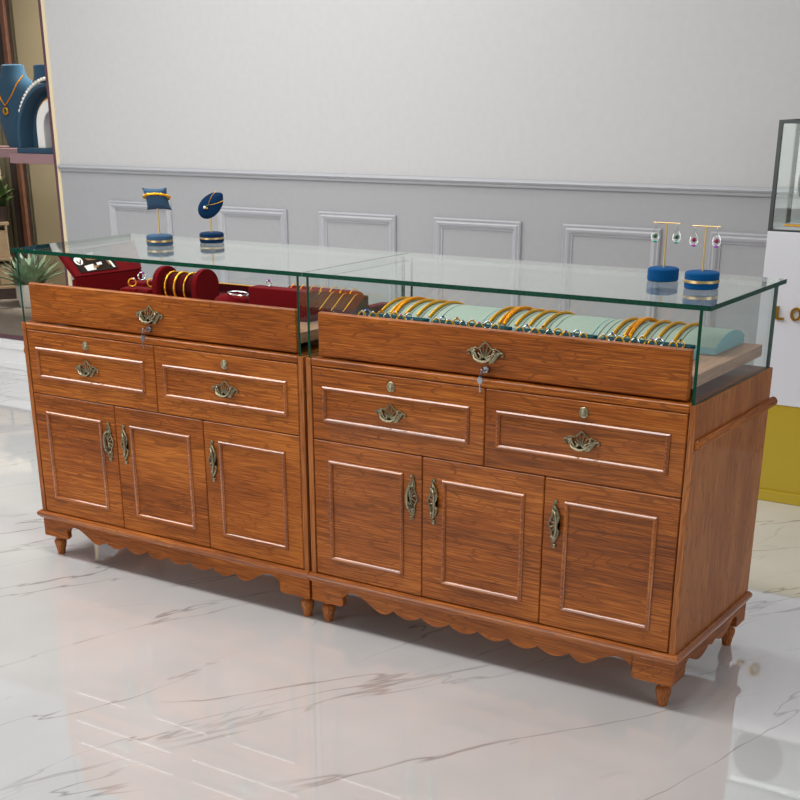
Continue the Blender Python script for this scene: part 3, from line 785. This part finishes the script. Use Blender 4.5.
for (px, py, r, h, band, ht, g1, g2, nm, lab) in (
    (.938,.366,.0415,.034,False,.147,'gem_green','gem_mint','green','royal blue drum with a brass T-bar carrying green earrings'),
    (1.080,.277,.0440,.042,True,.152,'gem_red','gem_violet','purple','royal blue gold-banded drum with a brass T-bar carrying purple earrings')):
    t = thing('earring_stand', lab, 'jewellery stand', (px,py,ZT), 0, 'stands on the glass top')
    stand_base(t, r, h, M['blue_royal'], band)
    MB().tube([(0,0,h+.0002),(0,0,ht)], .0028, 12).build('post', M['gold_pale'], t, smooth=True)
    MB().tube([(-.037,0,ht+.0008),(.037,0,ht+.0008)], .0020, 10).build('crossbar', M['gold_pale'], t, smooth=True)
    for sg, sd in ((-1,'left'),(1,'right')):
        earring((px+sg*.030, py, ZT+ht-.0014), g1, g2, 'silver drop earring with a %s stone, at %s end of its T-bar' % (nm, sd))

# ------------------------------------------------------------------ white and yellow stand with glass case
SX0, SX1, SY0, SY1 = .664, 1.50, 2.066, 2.345
t = thing('display_pedestal', 'white upper and mustard yellow lower pedestal against the wall at right', 'display pedestal', (SX0,SY0,0))
sw, sd = SX1-SX0, SY1-SY0
MB().box(0,sw,0,sd,.395,1.052).build('white_body', M['white'], t, bevel=.003)
MB().box(.006,sw-.006,.006,sd,.046,.3948).build('yellow_body', M['yellow'], t)
MB().box(-.004,sw+.004,-.006,sd,0,.0455).build('plinth', M['yellow'], t, bevel=.003)
f = lambda u, v, w_: (u, -w_, v)
MB().prism([(.070,.727),(.102,.727),(.102,.735),(.079,.735),(.079,.777),(.070,.777)], f, .0002, .012).build('letter', M['yellow_gold'], t)
mb = MB(); n = 28; vs = []; fs = []
for w_ in (.0002,.012):
    for rx, rz in ((.021,.0255),(.0125,.017)):
        vs += [f(.147+rx*cos(2*pi*i/n), .752+rz*sin(2*pi*i/n), w_) for i in range(n)]
for i in range(n):
    j = (i+1) % n
    fs += [(i,j,n+j,n+i),(2*n+i,3*n+i,3*n+j,2*n+j),(i,2*n+i,2*n+j,j),(n+i,n+j,3*n+j,3*n+i)]
mb.put(vs, fs).build('letter', M['yellow_gold'], t)
# vitrine
t = thing('glass_case', 'dark-framed glass case standing on the white pedestal', 'glass case', (SX0,SY0,1.0525))
cw, cd, ch, b = sw-.004, .225, .392, .014
mb = MB()
for x in (0, cw-b):
    for y in (0, cd-b): mb.box(x,x+b,y,y+b,0,ch)
for y in (0, cd-b):
    mb.box(b,cw-b,y,y+b,ch-.012,ch); mb.box(b,cw-b,y,y+b,0,.006)
for x in (0, cw-b):
    mb.box(x,x+b,b,cd-b,ch-.012,ch); mb.box(x,x+b,b,cd-b,0,.006)
mb.build('frame', M['iron'], t)
for a in ((b,cw-b,.005,.009,.0065,ch-.0125),(b,cw-b,cd-.009,cd-.005,.0065,ch-.0125),(.005,.009,b,cd-b,.0065,ch-.0125),(cw-.009,cw-.005,b,cd-b,.0065,ch-.0125),(b,cw-b,b,cd-b,ch-.008,ch-.004)):
    MB().box(*a).build('pane', M['glass'], t)
MB().box(.015,cw-.015,.015,cd-.015,.0005,.014).build('base_plate', M['white'], t)
t = thing('bust_display', 'taupe oval bust display inside the dark-framed glass case', 'jewellery display', (SX0+.172,SY0+.125,1.067))
MB().lathe([(.05,0),(.055,.004),(.055,.012),(.02,.018),(.014,.03)], (0,0,0), 24).build('foot', M['taupe'], t, smooth=True)
MB().ball((0,0,.155), .125, 18, .92, .42, 1.0).build('oval_body', M['taupe'], t, smooth=True)
for i, (x, y, r) in enumerate(((.066,.06,.020),(.105,.055,.018))):
    mb = MB()
    for q in range(22):
        a = 2*pi*q/22; mb.ball((r*cos(a), r*.7*sin(a), .0035+.002*cos(a*3)**2), .0034, 6)
    o = mb.build('gold_chain', M['gold'], None, smooth=True, loc=(SX0+x, SY0+y, 1.0667))
    tag(o, ('coiled gold chain in the left front corner of the glass case','coiled gold chain just right of another in the glass case')[i], 'necklace', 'gold chains in the glass case')

# ------------------------------------------------------------------ alcove contents
t = thing('wall_shelf', 'mauve shelf holding the blue necklace displays in the left alcove', 'shelf', (0,0,0))
MB().box(-3.93,-3.20,2.404,2.59,1.182,1.236).build('front_board', M['mauve'], t, bevel=.003)
MB().box(-5.4,-3.20,2.592,2.90,1.200,1.252).build('rear_board', M['mauve'], t, bevel=.003)
MB().box(-3.20,-3.05,2.50,2.90,1.10,1.252).build('bracket', M['mauve'], t)
# neck bust with pendant
t = thing('necklace_bust', 'steel blue neck bust wearing a gold pendant on the alcove shelf', 'necklace display', (-4.20,2.74,1.2525))
bp = [(.085,0,.05),(.105,.02,.05),(.150,.13,.055),(.175,.24,.06),(.185,.31,.06),(.175,.345,.058),(.140,.372,.055),(.108,.392,.052),(.092,.42,.05),(.086,.445,.05),(.084,.455,.05),(.06,.462,.04),(.002,.463,.002)]
mb = MB(); n = 32; vs = []
for rx, z, ry in bp: vs += [(rx*cos(2*pi*i/n), ry*sin(2*pi*i/n)-.05*min(1, max(0,(.36-z))/.36)*0, z) for i in range(n)]
fs = []
for q in range(len(bp)-1):
    for i in range(n):
        j = (i+1) % n; fs.append((q*n+i, q*n+j, (q+1)*n+j, (q+1)*n+i))
fs.append(tuple(range(n-1,-1,-1)))
mb.put(vs, fs).build('bust_body', M['blue_bust'], t, smooth=True)
t = thing('pendant_necklace', 'gold chain with round dark pendant hanging on the blue neck bust', 'necklace', (-4.20,2.74,1.2525))
MB().tube([(.105,-.02,.40),(.085,-.056,.355),(.035,-.063,.29),(-.025,-.066,.235),(-.060,-.064,.27),(-.085,-.058,.33),(-.105,-.02,.40)], .0035, 8).build('chain', M['gold_deep'], t, smooth=True)
mb = MB(); mb.tube(circ((-.025,-.068,.205), .018, 20), .005, 8, True); mb.build('pendant_ring', M['gold_deep'], t, smooth=True)
MB().ball((-.025,-.068,.205), .013, 10, 1, .4, 1).build('stone', M['gem_green'], t, smooth=True)
# arched display
AX, AY, AZ = -3.605, 2.50, 1.2365
t = thing('arched_display', 'steel blue arched necklace display with recessed front on the alcove shelf', 'necklace display', (AX,AY,AZ))
def arch(r, h, n=22):
    p = [(-r,0)]
    p += [(-r*cos(pi*i/n), (h-r*1.05)+r*1.05*sin(pi*i/n)) for i in range(n+1)]
    return p+[(r,0)]
oa, ia = arch(.285,.345), arch(.264,.325)
n = len(oa); vs = []; g = lambda u, v, w_: (u, w_, v)
for w_ in (-.055,.07): vs += [g(u,v+.028,w_) for u, v in oa]+[g(u,v+.028,w_) for u, v in ia]
fs = []
for i in range(n-1):
    j = i+1
    fs += [(i,j,n+j,n+i),(2*n+i,3*n+i,3*n+j,2*n+j),(i,2*n+i,2*n+j,j),(n+i,n+j,3*n+j,3*n+i)]
fs += [(0,n,3*n,2*n),(n-1,3*n-1,4*n-1,2*n-1)]
mb = MB().put(vs, fs); mb.build('arch_frame', M['blue_bust'], t, bevel=.004, smooth=True)
MB().prism([(u*.998,v*.998+.028) for u, v in ia], g, .045, .065).build('recess_back', M['blue_bust'], t)
MB().box(-.29,.29,-.065,.075,0,.0275).build('base', M['blue_bust'], t, bevel=.004)
MB().lathe([(.090,.372),(.080,.39),(.074,.42),(.074,.462),(.066,.466)], (-.10,.03,0), 24, 0, 1, .6).build('neck', M['blue_bust'], t, smooth=True)
mb = MB()
for i in range(60):
    a = RAD(28+i*4.5)
    if a > RAD(152): break
    mb.ball((-.300*cos(a), -.03, .028+.350-.29*1.05+.302*1.05*sin(a)+.004), .0115, 8)
o = mb.build('pearl_necklace', M['pearl'], None, smooth=True, loc=(AX,AY,AZ))
tag(o, 'white pearl necklace draped over the blue arched display', 'necklace')
t = thing('collar_display', 'white arched collar stand inside the blue arched display', 'necklace display', (AX+.02,AY,AZ+.028))
oc, ic = arch(.150,.265), arch(.092,.205)
n = len(oc); vs = []
for w_ in (-.045,.035): vs += [g(u,v,w_) for u, v in oc]+[g(u,v,w_) for u, v in ic]
fs = []
for i in range(n-1):
    j = i+1
    fs += [(i,j,n+j,n+i),(2*n+i,3*n+i,3*n+j,2*n+j),(i,2*n+i,2*n+j,j),(n+i,n+j,3*n+j,3*n+i)]
fs += [(0,n,3*n,2*n),(n-1,3*n-1,4*n-1,2*n-1)]
MB().put(vs, fs).build('collar', M['pot'], t, bevel=.004, smooth=True)
o = MB().tube([(-.156*cos(a), -.03, (.265-.15*1.05)+.156*1.05*sin(a)) for a in [RAD(18+i*6) for i in range(25)]], .0065, 8).build('gold_collar', M['gold_deep'], None, smooth=True, loc=(AX+.02,AY,AZ+.028))
tag(o, 'gold collar necklace over the white arched stand', 'necklace')

# dark pillar, bookcase and plants behind
t = thing('tall_cabinet', 'tall dark brown cabinet with reddish edge at the back of the alcove', 'cabinet', (-5.145,3.46,.2225))
MB().box(0,.072,0,.085,0,2.8).build('body', M['darkwood'], t)
MB().box(.0725,.114,-.008,.018,0,2.8).build('edge_post', M['brownwood'], t, bevel=.003)
BR = RAD(53); bc, bs = cos(BR), sin(BR)
BX, BY = -5.02, 3.285
t = thing('bookcase', 'dark bookcase with pale shelves in the far left corner of alcove', 'bookcase', (BX,BY,.2225), BR)
MB().box(-.55,-.004,.004,.235,0,.070).build('plinth', M['darkwood'], t)
MB().box(-.55,-.53,0,.235,.0705,.86).build('side_panel', M['darkwood'], t)
MB().box(-.55,0,.236,.248,0,.86).build('back_panel', M['khaki'], t)
for z in (.0705,.26,.495): MB().box(-.529,0,0,.235,z,z+.022).build('shelf', M['shelfwood'], t, bevel=.004)
for lx, w0, z, hh, lab in ((-.10,.085,.0930,.145,'narrow pale box on the lowest bookcase shelf, nearest its open end'),(-.21,.09,.0930,.125,'pale box on the lowest bookcase shelf, second from its open end'),
                           (-.12,.10,.2825,.18,'wide pale box on the middle bookcase shelf, nearest its open end'),(-.24,.10,.2825,.16,'pale box on the middle bookcase shelf, second from its open end')):
    o = MB().box(0,w0,0,.14,0,hh).build('storage_box', M['shelfwood'], None, bevel=.003, loc=(BX+lx*bc-.03*bs, BY+lx*bs+.03*bc, .2225+z))
    o.rotation_euler = (0,0,BR)
    tag(o, lab, 'box', 'pale boxes in the bookcase')

def leaf_blade(mb, base, az, tilt, L, wd, curl=.4, th=.004, mi=0):
    d = (cos(az), sin(az)); s_ = (-sin(az), cos(az)); n = 7; vs = []; fs = []
    x, z, a = 0, 0, tilt
    prof = [.55,.9,1,.92,.72,.45,.04]
    for i in range(n):
        wv = wd*prof[i]; hollow = -.25*wv
        c = (base[0]+d[0]*x, base[1]+d[1]*x, base[2]+z)
        nx, nz = -sin(a), cos(a)
        for sg, hh in ((-1,0),(0,hollow),(1,0)):
            vs.append((c[0]+s_[0]*sg*wv+d[0]*nx*-hh, c[1]+s_[1]*sg*wv+d[1]*nx*-hh, c[2]-nz*-hh))
        vs.append((c[0]+d[0]*nx*-th, c[1]+d[1]*nx*-th, c[2]-nz*th-.25*wv))
        x += cos(a)*L/(n-1); z += sin(a)*L/(n-1); a -= curl/(n-1)
    for i in range(n-1):
        o_, p_ = i*4, i*4+4
        for q, r in ((0,1),(1,2),(2,3),(3,0)): fs.append((o_+q,o_+r,p_+r,p_+q))
    fs += [(0,3,2,1),((n-1)*4,(n-1)*4+1,(n-1)*4+2,(n-1)*4+3)]
    mb.put(vs, fs, mi)
# agave in a white pot
t = thing('potted_agave', 'grey-green spiky succulent in a white pot on the alcove carpet', 'potted plant', (-4.68,3.12,.2225))
MB().lathe([(.082,0),(.086,.004),(.104,.145),(.105,.150),(.098,.150),(.094,.132),(.002,.130)], (0,0,0), 30).build('pot', M['pot'], t, smooth=True)
mb = MB(); rnd = random.Random(4)
for i in range(38):
    ring = i/38
    leaf_blade(mb, (0,0,.125), i*2.399, RAD(18+62*ring)+rnd.uniform(-.08,.08), .265-.04*ring+rnd.uniform(-.02,.02), .037-.010*ring, .25-.2*ring)
mb.build('leaves', M['leaf'], t, smooth=True)
t = thing('leafy_plant', 'dark green leafy houseplant on the bookcase at the left edge', 'potted plant', (BX-.06*bc-.085*bs, BY-.06*bs+.085*bc, .7400))
MB().lathe([(.06,0),(.075,.10),(.07,.10),(.002,.09)], (0,0,0), 20).build('pot', M['darkwood'], t, smooth=True)
mb = MB(); rnd = random.Random(9)
for i in range(46): leaf_blade(mb, (rnd.uniform(-.04,.04),rnd.uniform(-.04,.04),.09), rnd.uniform(0,6.28), rnd.uniform(.45,1.4), rnd.uniform(.14,.25), .026, rnd.uniform(.8,2.0), .002)
mb.build('leaves', M['leaf_dark'], t, smooth=True)

# ------------------------------------------------------------------ light and camera
wd = bpy.data.worlds.new('World'); SC.world = wd; wd.use_nodes = True
bg = wd.node_tree.nodes['Background']; bg.inputs[0].default_value = (.93,.97,1,1); bg.inputs[1].default_value = .22
def area(name, loc, size, power, target, col=(1,1,1)):
    l = bpy.data.lights.new(name, 'AREA'); l.shape = 'RECTANGLE'; l.size, l.size_y = size; l.energy = power; l.color = col
    o = bpy.data.objects.new(name, l); COL.objects.link(o); o.location = loc
    from mathutils import Vector
    o.rotation_euler = (Vector(target)-Vector(loc)).to_track_quat('-Z','Y').to_euler()
    return o
area('ceiling_light', (-2.0,1.0,3.2), (3.4,1.4), 66, (-1.9,.6,0), (1,.985,.96))
area('ceiling_light', (-1.3,-.68,3.2), (5.6,.54), 118, (-1.3,-.66,0), (1,.98,.95))
area('fill_light', (-1.7,-4.4,1.5), (2.6,2.0), 52, (-.4,.2,.6), (1,.975,.94))  # added soft fill from front left for the counter fronts, not a window
area('fill_light', (5.2,-.6,2.0), (1.8,1.8), 36, (1.2,-.6,.4), (.97,.98,1))  # unseen fill added at right to brighten the counter's end panel
al = area('alcove_fill', (-3.4,2.95,2.7), (.4,.5), 30, (-4.7,3.35,1.0), (1,.95,.86)); al.data.spread = RAD(95)  # added fill, hidden behind the wall, to lift the dark alcove

cam = bpy.data.cameras.new('camera'); co = bpy.data.objects.new('camera', cam); COL.objects.link(co)
y_, p_, r_ = RAD(34.02), RAD(-23.273), RAD(-.433)
fwd = (-sin(y_)*cos(p_), cos(y_)*cos(p_), sin(p_)); rt = (cos(y_), sin(y_), 0); up = cross(rt, fwd)
rt2 = add(mul(rt, cos(r_)), mul(up, sin(r_))); up2 = add(mul(rt, -sin(r_)), mul(up, cos(r_)))
from mathutils import Matrix
co.matrix_world = Matrix(((rt2[0],up2[0],-fwd[0],2.303),(rt2[1],up2[1],-fwd[1],-3.04),(rt2[2],up2[2],-fwd[2],1.554),(0,0,0,1)))
cam.sensor_width = 36; cam.lens = 1289.86/800*36
cam.shift_x = (400-378.582)/800; cam.shift_y = (645.538-400)/800
cam.clip_start = .05
SC.camera = co
SC.view_settings.view_transform = 'Standard'; SC.view_settings.look = 'None'
SC.view_settings.exposure = 0; SC.view_settings.gamma = 1
SC.view_settings.use_curve_mapping = False
SC.cycles.max_bounces = 12; SC.cycles.transparent_max_bounces = 24; SC.cycles.glossy_bounces = 6
